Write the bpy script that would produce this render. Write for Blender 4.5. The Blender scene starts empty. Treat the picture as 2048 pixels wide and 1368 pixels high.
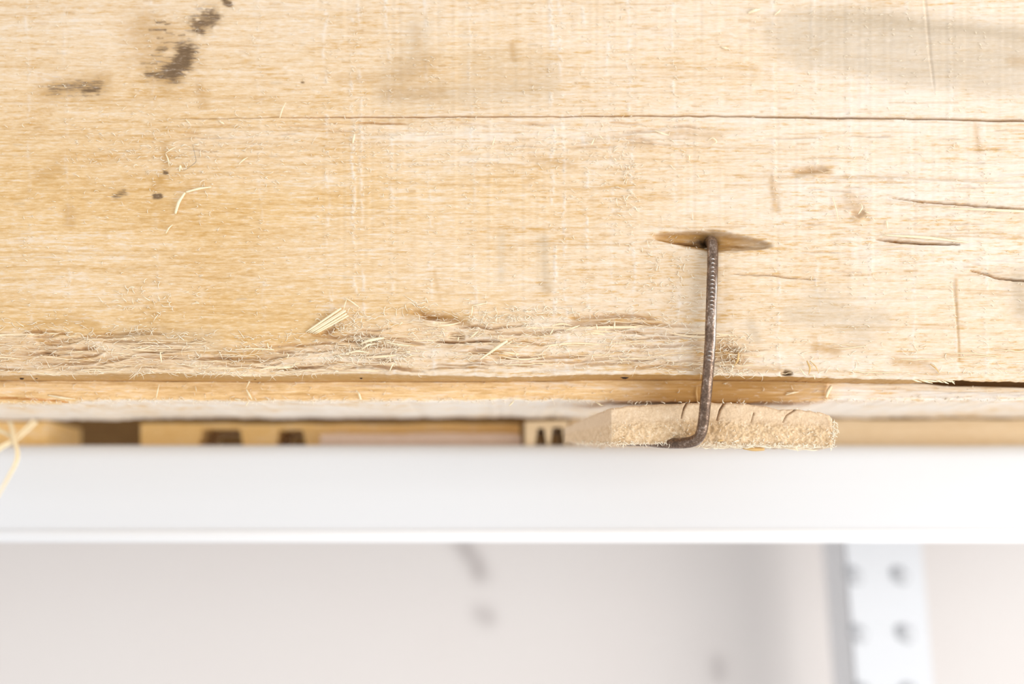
import bpy, math, random
import numpy as np
from mathutils import Vector

# ------------------------------------------------------------------ camera, world, light, exposure
SC = bpy.context.scene
COL = SC.collection
FPX = 2048 * 50.0 / 36.0                 # focal length in pixels of the 2048 x 1368 frame
PITCH = math.radians(7.33)
ZC = 1.20                                # camera height above the floor
D0 = 0.32                                # camera to front face of the crate
S = D0 / FPX                             # metres per pixel on the crate face
CAM = np.array([0.0, -D0, ZC])

cd = bpy.data.cameras.new('camera')
cd.lens = 50.0; cd.sensor_width = 36.0; cd.clip_start = 0.005; cd.clip_end = 50
cd.dof.use_dof = True
cd.dof.focus_distance = 0.3228
cd.dof.aperture_fstop = 4.7
co = bpy.data.objects.new('camera', cd); COL.objects.link(co)
co.location = CAM; co.rotation_euler = (math.pi / 2 + PITCH, 0, 0)
SC.camera = co

w = bpy.data.worlds.new('daylight'); SC.world = w; w.use_nodes = True
w.node_tree.nodes['Background'].inputs['Color'].default_value = (0.97, 0.98, 1.0, 1)
w.node_tree.nodes['Background'].inputs['Strength'].default_value = 0.87

ld = bpy.data.lights.new('window_light', 'AREA'); ld.shape = 'RECTANGLE'; ld.size = 0.85; ld.size_y = 0.60
ld.energy = 6.2; ld.color = (1.0, 0.985, 0.96)
lo = bpy.data.objects.new('window_light', ld); COL.objects.link(lo)
lo.location = (0.80, -0.47, ZC - 0.13)
lo.rotation_euler = (Vector((0.03, 0.0, ZC)) - Vector(lo.location)).to_track_quat('-Z', 'Y').to_euler()

vs_ = SC.view_settings
vs_.view_transform = 'Standard'; vs_.look = 'None'; vs_.gamma = 1.0; vs_.use_curve_mapping = False
vs_.exposure = 0.31
SC.cycles.max_bounces = 10
SC.cycles.diffuse_bounces = 6

# ------------------------------------------------------------------ helpers
rng = np.random.default_rng(7)
random.seed(7)
CT, ST = math.cos(PITCH), math.sin(PITCH)

def P(px, py, d=0.0):
    """point on the vertical plane y = d (metres) seen at pixel (px, py)"""
    px = np.asarray(px, float); py = np.asarray(py, float); d = np.asarray(d, float)
    a = (px - 1024) / FPX; b = (684 - py) / FPX
    dy = CT - b * ST; dz = ST + b * CT
    t = (d + D0) / dy
    x = a * t; z = ZC + dz * t
    x, y, z = np.broadcast_arrays(x, d, z)
    return np.stack([x, y, z], -1)

def sm(a, b, x):
    t = np.clip((x - a) / (b - a), 0, 1); return t * t * (3 - 2 * t)

_tabs = {}
def vnoise(x, y, seed=0):
    if seed not in _tabs:
        _tabs[seed] = np.random.default_rng(1000 + seed).random((256, 256))
    T = _tabs[seed]
    xi = np.floor(x).astype(int); yi = np.floor(y).astype(int)
    fx = x - xi; fy = y - yi
    fx = fx * fx * (3 - 2 * fx); fy = fy * fy * (3 - 2 * fy)
    x0 = xi & 255; x1 = (xi + 1) & 255; y0 = yi & 255; y1 = (yi + 1) & 255
    return (T[y0, x0] * (1 - fx) + T[y0, x1] * fx) * (1 - fy) + (T[y1, x0] * (1 - fx) + T[y1, x1] * fx) * fy

def fbm(x, y, seed=0, o=4):
    r = 0; a = 0.5; n = 0
    for k in range(o):
        r = r + a * vnoise(x * 2 ** k + 17.3 * k, y * 2 ** k + 5.1 * k, seed + k); n += a; a *= 0.5
    return r / n

def mesh_np(name, verts, quads, mat, parent=None, attrs=None, smooth=True, extra=None, recentre=True):
    """one mesh object out of numpy arrays; quads (n,4); extra = list of n-gons"""
    verts = np.asarray(verts, float).reshape(-1, 3)
    c = np.array([0, 0, 0.0])
    if recentre:
        c = (verts.min(0) + verts.max(0)) / 2
    me = bpy.data.meshes.new(name)
    quads = np.asarray(quads, int).reshape(-1, 4)
    loops = quads.ravel(); tot = np.full(len(quads), 4)
    if extra:
        loops = np.concatenate([loops] + [np.asarray(e, int) for e in extra])
        tot = np.concatenate([tot, [len(e) for e in extra]])
    start = np.concatenate([[0], np.cumsum(tot)[:-1]])
    me.vertices.add(len(verts)); me.vertices.foreach_set('co', (verts - c).ravel().astype(np.float32))
    me.loops.add(len(loops)); me.loops.foreach_set('vertex_index', loops.astype(np.int32))
    me.polygons.add(len(tot)); me.polygons.foreach_set('loop_start', start.astype(np.int32))
    me.polygons.foreach_set('loop_total', tot.astype(np.int32))
    me.polygons.foreach_set('use_smooth', np.full(len(tot), smooth))
    me.update(calc_edges=True); me.validate()
    for k, v in (attrs or {}).items():
        at = me.attributes.new(k, 'FLOAT', 'POINT'); at.data.foreach_set('value', np.asarray(v, np.float32).ravel())
    me.materials.append(mat)
    o = bpy.data.objects.new(name, me); COL.objects.link(o)
    o.location = c
    if parent is not None:
        o.parent = parent
        pw = Vector((0, 0, 0)); q = parent
        while q is not None:
            pw += q.location; q = q.parent
        o.location = Vector(c) - pw
    return o

def empty(name, loc, label, cat, group=None):
    o = bpy.data.objects.new(name, None); o.empty_display_size = 0.01; COL.objects.link(o)
    o.location = loc; tag(o, label, cat, group); return o

def tag(o, label, cat, group=None):
    o['label'] = label; o['category'] = cat
    if group: o['group'] = group
    return o

def grid_quads(nr, nc, off=0, flip=False):
    i = np.arange(nr * nc).reshape(nr, nc) + off
    q = np.stack([i[:-1, :-1], i[1:, :-1], i[1:, 1:], i[:-1, 1:]], -1).reshape(-1, 4)
    return q[:, ::-1] if flip else q

class Tubes:
    """collects tapered tubes and strips into one mesh"""
    def __init__(self): self.v = []; self.f = []; self.n = 0; self.ends = []
    def add(self, pts, rad, sides=3, flat=1.0, flatdir=None):
        pts = np.asarray(pts, float); n = len(pts); rad = np.broadcast_to(np.asarray(rad, float), (n,))
        t = np.gradient(pts, axis=0); t /= np.linalg.norm(t, axis=1)[:, None] + 1e-12
        ref = np.array([0, -1.0, 0]) if flatdir is None else np.asarray(flatdir, float)
        a = np.cross(t, ref); l = np.linalg.norm(a, axis=1)[:, None]
        a = np.where(l > 1e-3, a / (l + 1e-12), np.array([1.0, 0, 0]))
        b = np.cross(a, t)
        th = np.arange(sides) * 2 * math.pi / sides + 0.4
        ring = pts[:, None] + rad[:, None, None] * (np.cos(th)[None, :, None] * a[:, None] + flat * np.sin(th)[None, :, None] * b[:, None])
        self.v.append(ring.reshape(-1, 3))
        i = np.arange(n * sides).reshape(n, sides) + self.n
        j = np.roll(i, -1, 1)
        self.f.append(np.stack([i[:-1], j[:-1], j[1:], i[1:]], -1).reshape(-1, 4))
        self.ends += [list(i[0][::-1]), list(i[-1])]
        self.n += n * sides
    def build(self, name, mat, parent=None, smooth=True):
        return mesh_np(name, np.concatenate(self.v), np.concatenate(self.f), mat, parent, smooth=smooth, extra=self.ends)

# ------------------------------------------------------------------ materials
def newmat(name):
    m = bpy.data.materials.new(name); m.use_nodes = True
    nt = m.node_tree; b = nt.nodes['Principled BSDF']
    return m, nt, b
def N(nt, t, **kw):
    n = nt.nodes.new(t)
    for k, v in kw.items(): setattr(n, k, v)
    return n
def mixc(nt, fac, a, b):
    n = N(nt, 'ShaderNodeMix', data_type='RGBA')
    for sock, val in ((n.inputs[0], fac), (n.inputs[6], a), (n.inputs[7], b)):
        if hasattr(val, 'is_output'): nt.links.new(val, sock)
        elif isinstance(val, (int, float)): sock.default_value = val
        else: sock.default_value = (*val, 1)
    return n.outputs[2]
def math_(nt, op, a, b=None, clamp=False):
    n = N(nt, 'ShaderNodeMath', operation=op); n.use_clamp = clamp
    for s, v in zip(n.inputs, (a, b)):
        if v is None: continue
        if hasattr(v, 'is_output'): nt.links.new(v, s)
        else: s.default_value = v
    return n.outputs[0]
def attr(nt, k):
    return N(nt, 'ShaderNodeAttribute', attribute_name=k).outputs['Fac']
def noise(nt, scale, detail=4, rough=0.6, sc=1.0):
    tc = N(nt, 'ShaderNodeTexCoord'); mp = N(nt, 'ShaderNodeMapping')
    mp.inputs['Scale'].default_value = scale
    nt.links.new(tc.outputs['Object'], mp.inputs['Vector'])
    n = N(nt, 'ShaderNodeTexNoise'); n.inputs['Scale'].default_value = sc
    n.inputs['Detail'].default_value = detail; n.inputs['Roughness'].default_value = rough
    nt.links.new(mp.outputs['Vector'], n.inputs['Vector'])
    return n.outputs['Fac']
def ramp(nt, fac, stops):
    r = N(nt, 'ShaderNodeValToRGB'); e = r.color_ramp.elements
    while len(e) < len(stops): e.new(0.5)
    for k, (p, c) in enumerate(stops):
        e[k].position = p; e[k].color = (*c, 1) if len(c) == 3 else c
    nt.links.new(fac, r.inputs[0]); return r.outputs[0]
def bump(nt, h, b, strength, dist):
    n = N(nt, 'ShaderNodeBump'); n.inputs['Strength'].default_value = strength; n.inputs['Distance'].default_value = dist
    nt.links.new(h, n.inputs['Height']); nt.links.new(n.outputs[0], b.inputs['Normal'])

def wood(name, light=(0.72, 0.495, 0.25), deep=(0.55, 0.31, 0.092), pale=(0.785, 0.695, 0.595), grain=(60, 60, 900), attrs=True, bstr=0.5):
    m, nt, b = newmat(name)
    g1 = noise(nt, grain, 5, 0.65)
    g2 = noise(nt, (grain[0] * 4, grain[1] * 4, grain[2] * 3), 4, 0.7)
    g3 = noise(nt, (18, 18, 45), 3, 0.5)
    g4 = noise(nt, (grain[0] * 9, grain[1] * 9, grain[2] * 2.6), 3, 0.7)
    gm = math_(nt, 'ADD', math_(nt, 'MULTIPLY', g1, 0.30), math_(nt, 'MULTIPLY', g2, 0.30))
    g = math_(nt, 'ADD', gm, math_(nt, 'ADD', math_(nt, 'MULTIPLY', g4, 0.24), math_(nt, 'MULTIPLY', g3, 0.16)))
    c = ramp(nt, g, [(0.38, deep), (0.455, tuple(0.5 * a + 0.5 * q for a, q in zip(deep, light))), (0.52, light), (0.60, tuple(0.45 * a + 0.55 * q for a, q in zip(light, pale)))])
    if attrs:
        k = math_(nt, 'MULTIPLY', g2, 1.0)
        brk = math_(nt, 'ADD', math_(nt, 'MULTIPLY', g2, 1.6), -0.30, True)
        c = mixc(nt, attr(nt, 'pale'), c, ramp(nt, g, [(0.40, tuple(0.55 * x + 0.45 * y for x, y in zip(light, deep))), (0.47, tuple(0.7 * x + 0.3 * y for x, y in zip(pale, light))), (0.55, pale)]))
        c = mixc(nt, attr(nt, 'tan'), c, mixc(nt, g1, (0.35, 0.175, 0.04), (0.60, 0.35, 0.115)))
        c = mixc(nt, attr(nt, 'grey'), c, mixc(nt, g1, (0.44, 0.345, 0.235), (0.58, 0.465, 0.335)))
        da = attr(nt, 'dark')
        nn = math_(nt, 'ADD', math_(nt, 'MULTIPLY', g2, 0.6), math_(nt, 'MULTIPLY', g4, 0.4))
        nn = math_(nt, 'MULTIPLY', math_(nt, 'SUBTRACT', nn, 0.5), 5.6)
        dk = math_(nt, 'ADD', math_(nt, 'SUBTRACT', math_(nt, 'MULTIPLY', da, 1.6), 0.50), nn, True)
        dk = math_(nt, 'MULTIPLY', dk, math_(nt, 'MULTIPLY', da, 2.5, True))
        c = mixc(nt, math_(nt, 'MULTIPLY', da, 0.75, True), c, mixc(nt, g1, (0.30, 0.165, 0.06), (0.62, 0.42, 0.21)))
        c = mixc(nt, math_(nt, 'MULTIPLY', dk, 0.92), c, mixc(nt, g4, (0.045, 0.027, 0.015), (0.24, 0.14, 0.065)))
    c = mixc(nt, ramp(nt, g4, [(0.57, (0,) * 3), (0.78, (0.45,) * 3)]), c, pale)
    nt.links.new(c, b.inputs['Base Color'])
    b.inputs['Roughness'].default_value = 0.62
    b.inputs['Specular IOR Level'].default_value = 0.32
    h = math_(nt, 'ADD', g1, math_(nt, 'MULTIPLY', g2, 0.7))
    bump(nt, h, b, bstr, 0.0004)
    return m

M_face = wood('rough_sawn_wood')
M_deck = wood('deck_board_wood', light=(0.90, 0.64, 0.34), deep=(0.66, 0.41, 0.16), pale=(0.90, 0.835, 0.755), grain=(40, 40, 700))
M_slat = wood('shaded_slat_wood', light=(0.86, 0.56, 0.22), deep=(0.72, 0.42, 0.13), attrs=False)
M_slatpale = wood('pale_slat_wood', light=(0.64, 0.47, 0.36), deep=(0.54, 0.38, 0.27), pale=(0.66, 0.5, 0.4), attrs=False)
M_slattan = wood('tan_slat_wood', light=(0.70, 0.53, 0.33), deep=(0.62, 0.45, 0.26), pale=(0.72, 0.57, 0.39), attrs=False)
M_dark = wood('shade_dark_wood', light=(0.24, 0.125, 0.035), deep=(0.16, 0.075, 0.018), pale=(0.3, 0.17, 0.06), attrs=False)  # wood coloured dark to paint the shade inside the crate

def plain(name, col, rough=0.6, spec=0.3, var=0.08, sc=(300, 300, 300), bs=0.0, metal=0.0):
    m, nt, b = newmat(name)
    n = noise(nt, sc, 4)
    c = mixc(nt, n, tuple(x * (1 - var) for x in col), tuple(min(1, x * (1 + var)) for x in col))
    nt.links.new(c, b.inputs['Base Color']); b.inputs['Roughness'].default_value = rough
    b.inputs['Specular IOR Level'].default_value = spec; b.inputs['Metallic'].default_value = metal
    if bs: bump(nt, n, b, bs, 0.0003)
    return m
M_fibre = plain('pale_wood_fibre', (0.95, 0.84, 0.66), 0.55, 0.3, 0.08, (200, 200, 200))
M_splinter = plain('splinter_wood', (0.92, 0.76, 0.52), 0.5, 0.3, 0.16, (900, 900, 900), 0.4)
M_strand = plain('torn_strand_wood', (0.87, 0.69, 0.46), 0.6, 0.25, 0.16, (150, 150, 900), 0.3)
M_fuzz = plain('grey_hair', (0.22, 0.19, 0.16), 0.6)
M_tanfib = plain('tan_wood_fibre', (0.66, 0.43, 0.18), 0.6)
M_black = plain('black_grit', (0.035, 0.018, 0.01), 0.7)

def endgrain():
    m, nt, b = newmat('fuzzy_end_grain')
    n1 = noise(nt, (900, 900, 900), 6, 0.7); n2 = noise(nt, (2600, 2600, 2600), 3, 0.6); n3 = noise(nt, (60, 60, 90), 3)
    n = math_(nt, 'ADD', math_(nt, 'MULTIPLY', n1, 0.6), math_(nt, 'MULTIPLY', n2, 0.4))
    c = ramp(nt, n, [(0.34, (0.42, 0.25, 0.11)), (0.44, (0.64, 0.455, 0.265)), (0.53, (0.73, 0.53, 0.325)), (0.64, (0.89, 0.735, 0.535))])
    c = mixc(nt, attr(nt, 'pale'), c, (0.76, 0.59, 0.42))
    c = mixc(nt, attr(nt, 'tan'), c, (0.34, 0.18, 0.06))
    nt.links.new(c, b.inputs['Base Color']); b.inputs['Roughness'].default_value = 0.75
    b.inputs['Specular IOR Level'].default_value = 0.2
    bump(nt, n, b, 0.55, 0.0005)
    return m
M_end = endgrain()

def rusty():
    m, nt, b = newmat('rusted_steel')
    n1 = noise(nt, (500, 500, 350), 6, 0.7); n2 = noise(nt, (2200, 2200, 2200), 3)
    n = math_(nt, 'ADD', math_(nt, 'MULTIPLY', n1, 0.6), math_(nt, 'MULTIPLY', n2, 0.4))
    c = ramp(nt, n, [(0.38, (0.075, 0.046, 0.030)), (0.50, (0.17, 0.11, 0.075)), (0.58, (0.30, 0.22, 0.17)), (0.66, (0.62, 0.54, 0.49))])
    nt.links.new(c, b.inputs['Base Color'])
    c = mixc(nt, attr(nt, 'wear_glint'), c, (0.92, 0.90, 0.88)); nt.links.new(c, b.inputs['Base Color'])  # near-white glints painted on ridges and flank, over worn steel
    mt = ramp(nt, n, [(0.36, (0.45,) * 3), (0.60, (0.95,) * 3)])
    nt.links.new(mt, b.inputs['Metallic'])
    r = ramp(nt, n2, [(0.3, (0.38,) * 3), (0.7, (0.20,) * 3)])
    nt.links.new(r, b.inputs['Roughness'])
    bump(nt, n, b, 0.45, 0.0003)
    return m
M_rust = rusty()

def paint():
    m, nt, b = newmat('white_powder_coat')
    n = noise(nt, (6, 6, 160), 3, 0.5)
    c = mixc(nt, n, (0.68, 0.69, 0.71), (0.71, 0.72, 0.74))
    nt.links.new(c, b.inputs['Base Color']); b.inputs['Roughness'].default_value = 0.38
    return m
M_paint = paint()

def wallmat():
    m, nt, b = newmat('off_white_plaster')
    n = noise(nt, (14, 14, 14), 3, 0.5); n2 = noise(nt, (70, 70, 70), 4, 0.6)
    c = mixc(nt, n, (0.70, 0.64, 0.61), (0.72, 0.685, 0.66))
    c = mixc(nt, math_(nt, 'MULTIPLY', n2, 0.25), c, (0.72, 0.695, 0.67))
    c = mixc(nt, attr(nt, 'scuff'), c, (0.33, 0.29, 0.28))
    nt.links.new(c, b.inputs['Base Color']); b.inputs['Roughness'].default_value = 0.8
    return m
M_wall = wallmat()

# ------------------------------------------------------------------ setting: wall, floor
def dist_poly(U, V, pts):
    """distance to a polyline and parameter 0..1 along it"""
    best = np.full(U.shape, 1e9); par = np.zeros(U.shape)
    pts = np.asarray(pts, float); seg = np.linalg.norm(np.diff(pts, axis=0), axis=1); cum = np.concatenate([[0], np.cumsum(seg)])
    for k in range(len(pts) - 1):
        a, bb = pts[k], pts[k + 1]; dd = bb - a; L2 = (dd ** 2).sum() + 1e-9
        t = np.clip(((U - a[0]) * dd[0] + (V - a[1]) * dd[1]) / L2, 0, 1)
        d = np.hypot(U - a[0] - t * dd[0], V - a[1] - t * dd[1])
        m = d < best
        best = np.where(m, d, best); par = np.where(m, (cum[k] + t * seg[k]) / cum[-1], par)
    return best, par

D_WALL = 0.188
wz0, wz1 = 0.0, 2.4
xs = np.concatenate([np.linspace(-1.6, -0.30, 6), np.linspace(-0.28, 0.28, 141), np.linspace(0.30, 1.6, 6)])
zs = np.concatenate([np.linspace(wz1, ZC + 0.10, 5), np.linspace(ZC + 0.02, ZC - 0.09, 60), np.linspace(ZC - 0.12, wz0, 5)])
X, Z = np.meshgrid(xs, zs)
scuff = np.zeros(X.shape)
for pts, wd, a in (([(922, 1085), (945, 1115), (962, 1150)], 15, 0.75), ([(966, 1226), (972, 1236)], 17, 0.6), ([(1437, 1325), (1437, 1350)], 15, 0.45)):
    q = P(*np.array(pts, float).T, D_WALL)[:, [0, 2]]
    d, _ = dist_poly(X, Z, q)
    scuff = np.maximum(scuff, a * np.exp(-(d / (wd * S * 1.6)) ** 2))
wv = np.stack([X, np.full(X.shape, D_WALL), Z], -1)
bk = wv.reshape(-1, 3) + np.array([0, 0.1, 0])
n0 = X.size
wall = mesh_np('wall_back', np.concatenate([wv.reshape(-1, 3), bk]), np.concatenate([grid_quads(*X.shape), grid_quads(*X.shape, off=n0, flip=True)]), M_wall,
               attrs={'scuff': np.concatenate([scuff.ravel(), scuff.ravel()])})
wall['kind'] = 'structure'

fx = np.array([[-1.6, -2.0, -0.05], [1.6, -2.0, -0.05], [1.6, D_WALL + 0.1, -0.05], [-1.6, D_WALL + 0.1, -0.05]])
fv = np.concatenate([fx, fx + np.array([0, 0, 0.05])])
box_q = [[0, 3, 2, 1], [4, 5, 6, 7], [0, 1, 5, 4], [1, 2, 6, 5], [2, 3, 7, 6], [3, 0, 4, 7]]
floor = mesh_np('floor', fv, box_q, plain('pale_floor', (0.85, 0.83, 0.80), 0.6, 0.3, 0.05, (8, 8, 8)), smooth=False)
floor['kind'] = 'structure'

# ------------------------------------------------------------------ shelving unit
D_BEAM = 0.060
zt = P(1024, 889, D_BEAM)[2]; zb = P(1024, 1083, D_BEAM)[2]
shelf = empty('shelving_unit', (0.24, 0.10, 0.0), 'white steel shelving unit with a long shelf edge and perforated upright below the wooden crate', 'shelf')
def sweep_x(name, prof, x0, x1, mat, parent, nx=2, smooth=True, closed=True):
    prof = np.asarray(prof, float); n = len(prof)
    xs = np.linspace(x0, x1, nx)
    v = np.concatenate([np.column_stack([np.full(n, x), prof]) for x in xs])
    q = []
    for k in range(nx - 1):
        i = np.arange(n) + k * n; j = np.roll(i, -1)
        if not closed: i, j = i[:-1], j[:-1]
        q.append(np.stack([i, i + n, j + n, j], -1))
    return mesh_np(name, v, np.concatenate(q), mat, parent, smooth=smooth, extra=[list(range(n)), list(range((nx - 1) * n, nx * n))[::-1]])
r = 0.0038
prof = []
for a in np.linspace(0, math.pi / 2, 9):       # rounded top front edge
    prof.append((D_BEAM + r - r * math.sin(a), zt - r + r * math.cos(a)))
lip = 0.0034
prof.append((D_BEAM, zb + 0.0002))
prof += [(D_BEAM + 0.0012, zb), (D_BEAM + 0.0016, zb + 0.002), (D_BEAM + 0.0016, zt - r), (D_BEAM + r, zt - 0.0015), (D_WALL - 0.006, zt - 0.0015), (D_WALL - 0.006, zt)]
beam = sweep_x('shelf_beam', prof, -0.34, 0.34, M_paint, shelf, nx=2)
es = beam.modifiers.new('edges', 'EDGE_SPLIT'); es.split_angle = math.radians(40)

sp_ = [(D_BEAM - 0.0012 * math.sin(a) ** 0.6, zb - 0.0003 + lip * (0.5 + 0.5 * math.cos(a))) for a in np.linspace(0, math.pi, 13)]
strip = sweep_x('shelf_lip', sp_, -0.34, 0.34, plain('lit_lip_white', (0.86, 0.865, 0.88), 0.4, 0.4, 0.01), shelf)  # whiter colour paints the light caught by the rolled lip
strip['label'] = 'rounded lower lip of the shelf edge, coloured whiter for the light it catches'

# perforated L-shaped upright
D_UP = 0.140
UP_TH = 0.0016
pxl, pxr = P(1690, 1085, D_UP)[0], P(1842, 1085, D_UP)[0]
zref = P(1690, 1085, D_UP)[2]
z_top = float(zt) - 0.0016
shx = lambda z: (zref - z) * 0.05 if z > ZC - 0.2 else (zref - ZC + 0.2) * 0.05
h11 = P(np.array([1707, 1800, 1713, 1805]), np.array([1151, 1151, 1267, 1267]), D_UP)
pitch_z = h11[0, 2] - h11[2, 2]
uv_, uq_ = [], []
def ring_cell(x0, x1, z0, z1, hx, hz, m_=24):
    """flat cell of the plate with an oval slot through it"""
    base = sum(len(q) for q in uv_); ang = np.linspace(0, 2 * math.pi, m_, endpoint=False)
    out = []
    for a in ang:
        dx, dz = math.cos(a), math.sin(a)
        k = min(((x1 - hx) if dx > 0 else (hx - x0)) / max(abs(dx), 1e-6), ((z1 - hz) if dz > 0 else (hz - z0)) / max(abs(dz), 1e-6))
        out.append((hx + k * dx, hz + k * dz))
    for cx_, cz_ in ((x0, z0), (x1, z0), (x0, z1), (x1, z1)):      # snap the nearest sample to each corner
        j = int(np.argmin([(p[0] - cx_) ** 2 + (p[1] - cz_) ** 2 for p in out])); out[j] = (cx_, cz_)
    inn = []
    for a in ang:
        ex, ez = 0.0030 * math.cos(a + 0.7), 0.0021 * math.sin(a + 0.7)
        inn.append((hx + ex * math.cos(0.7) + ez * math.sin(0.7), hz - ex * math.sin(0.7) + ez * math.cos(0.7)))
    vv = []
    for d_ in (D_UP, D_UP + UP_TH):
        for ptsl in (out, inn):
            vv += [(x + shx(z), d_, z) for x, z in ptsl]
    uv_.append(np.array(vv)); n_ = m_
    for j in range(n_):
        k = (j + 1) % n_
        o0, i0, o1, i1 = base, base + n_, base + 2 * n_, base + 3 * n_
        uq_.extend([[o0 + j, o0 + k, i0 + k, i0 + j], [i0 + j, i0 + k, i1 + k, i1 + j], [o1 + k, o1 + j, i1 + j, i1 + k]])
xm = (h11[0, 0] + h11[1, 0]) / 2
zc0 = h11[0, 2] + pitch_z / 2
zrow = zc0
while zrow + pitch_z < z_top: zrow += pitch_z
zt_row = zrow
def flat_cell(z0, z1):
    base = sum(len(q) for q in uv_)
    uv_.append(np.array([(x + shx(z), d_, z) for d_ in (D_UP, D_UP + UP_TH) for z in (z0, z1) for x in (pxl, pxr)]))
    uq_.extend([[base, base + 1, base + 3, base + 2], [base + 5, base + 4, base + 6, base + 7], [base, base + 2, base + 6, base + 4], [base + 1, base + 5, base + 7, base + 3], [base, base + 4, base + 5, base + 1], [base + 2, base + 3, base + 7, base + 6]])
if z_top - zt_row > 1e-4: flat_cell(zt_row, z_top)
bolt_z = []
for k in range(12):
    z1 = zt_row - k * pitch_z; z0 = z1 - pitch_z; zh = (z0 + z1) / 2; bolt_z.append(zh)
    for (x0, x1, hx) in ((pxl, xm, h11[0, 0] - shx(h11[0, 2])), (xm, pxr, h11[1, 0] - shx(h11[1, 2]))):
        ring_cell(x0, x1, z0, z1, hx, zh)
flat_cell(0.0, z0)
up = mesh_np('upright', np.concatenate(uv_), uq_, M_paint, shelf, smooth=False)
up['label'] = 'white perforated upright with grey bolts set in pairs'
M_bolt = plain('galvanised_bolt', (0.50, 0.505, 0.52), 0.5, 0.4, 0.08, (800, 800, 800), 0.0, 0.3)
bv, bq = [], []
for a in range(5):                       # shallow oval dome
    t = a / 4 * math.pi / 2
    for b_ in range(16):
        ph = b_ * math.pi / 8
        ex, ez = 0.0036 * math.cos(ph) * math.cos(t), 0.0026 * math.sin(ph) * math.cos(t)
        bv.append((ex * math.cos(0.7) + ez * math.sin(0.7), -0.0012 * math.sin(t), -ex * math.sin(0.7) + ez * math.cos(0.7)))
for a in range(4):
    for b_ in range(16):
        bq.append([a * 16 + b_, a * 16 + (b_ + 1) % 16, (a + 1) * 16 + (b_ + 1) % 16, (a + 1) * 16 + b_])
bolt0 = None
for zh in bolt_z:
    for hx in (h11[0, 0] - shx(h11[0, 2]), h11[1, 0] - shx(h11[1, 2])):
        if bolt0 is None:
            bolt0 = mesh_np('bolt', np.array(bv), bq, M_bolt, up, recentre=False, extra=[list(range(16))[::-1]]); bo = bolt0
        else:
            bo = bolt0.copy(); COL.objects.link(bo); bo.parent = up
        bo.location = Vector((hx + shx(zh), D_UP, zh)) - up.location - shelf.location
fl = []
for z in (z_top, ZC - 0.2, 0.0):
    x = pxl + shx(z)
    fl += [(x, D_UP + UP_TH, z), (x + UP_TH, D_UP + UP_TH, z), (x + UP_TH, D_UP + 0.034, z), (x, D_UP + 0.034, z)]
fq = []
for k in range(2):
    for j in range(4):
        fq.append([k * 4 + j, k * 4 + (j + 1) % 4, k * 4 + 4 + (j + 1) % 4, k * 4 + 4 + j])
mesh_np('flange', np.array(fl), fq, M_paint, up, smooth=False, extra=[[3, 2, 1, 0], [8, 9, 10, 11]])

# ------------------------------------------------------------------ the crate: front plank as a carved height field
crate = empty('wooden_crate', (0.0, 0.03, float(zt)), 'rough pale wooden crate with torn splintery boards standing on the white shelf', 'crate')
us = np.concatenate([np.arange(-330, 0, 11), np.arange(0, 2050, 2.0), np.arange(2060, 2390, 11)])
vr = np.concatenate([np.arange(-260, 0, 10), np.arange(0, 222, 2.5), np.arange(222, 252, 1.0), np.arange(252, 741, 1.6), [742.5, 744, 746, 748, 749.3, 750]])
U, V = np.meshgrid(us, vr)
crack_x = np.array([-400, 300, 420, 560, 700, 900, 1100, 1230, 1300, 1450, 1600, 1800, 2048, 2400])
crack_y = np.array([246, 240, 238, 235, 234, 233, 233.5, 232, 232, 232, 235, 237, 242, 247])
crack_w = np.array([0, 0, 0.8, 1.2, 1.5, 1.6, 1.3, 1.6, 2.4, 2.4, 2.8, 3.0, 3.6, 4])
yc = np.interp(U, crack_x, crack_y) + (vnoise(U / 25, U * 0, 3) - 0.5) * 1.6
edge_x = np.array([-400, 0, 150, 290, 400, 500, 580, 660, 760, 900, 1020, 1090, 1170, 1300, 1400, 1500, 1600, 1700, 1800, 1880, 2048, 2400])
edge_y = np.array([752, 750, 749, 744, 747, 752, 750, 745, 747, 751, 754, 752, 748, 748, 749, 751, 753, 756, 758, 760, 764, 768])
ye = np.interp(U, edge_x, edge_y) + (vnoise(U / 18, U * 0 + 4, 5) - 0.5) * 2.0 + (vnoise(U / 6, U * 0 + 9, 6) - 0.5) * 1.4
Vp = V + (yc - 235) * np.exp(-((V - 235) / 60) ** 2) + (ye - 750) * sm(640, 750, V)

H = (fbm(U / 420, V / 130, 10) - 0.5) * 9
H += (fbm(U / 160 + V * 0.004, V / 11, 14, 4) - 0.5) * 2.6
H += (fbm(U / 60, V / 3.6, 18, 3) - 0.5) * 1.5
H += (vnoise(U / 9, V / 3.0, 22) - 0.5) * 0.9
# cross-grain saw marks
saw = [(60, .5), (135, .5), (310, .6), (400, .4), (520, .4), (655, .8), (706, 1.2), (722, .8), (780, .9), (858, .7), (945, .6), (1105, 1.3), (1126, 1.1), (1170, .9), (1220, .6), (1262, .7), (1350, .7), (1550, .9), (1630, .7), (1700, .7), (1735, .6), (1820, .6), (1905, 1.0), (1965, .7)]
SAW = np.zeros(U.shape)
for x0, a in saw:
    xx = x0 + (V - 300) * 0.02 + (vnoise(V / 40, V * 0 + x0, 30) - 0.5) * 8
    SAW += a * np.exp(-((U - xx) / 3.6) ** 2) * (0.05 + 1.3 * sm(.25, .8, vnoise(V / 22, V * 0 + x0 * .37, 31)) * sm(.2, .6, vnoise(V / 5, U / 3, 32)))
H += SAW * 0.55
H += (vnoise(U / 7, U * 0 + V / 400, 33) - 0.5) * 0.8 * sm(560, 700, U) * (1 - sm(560, 620, V))

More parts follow.
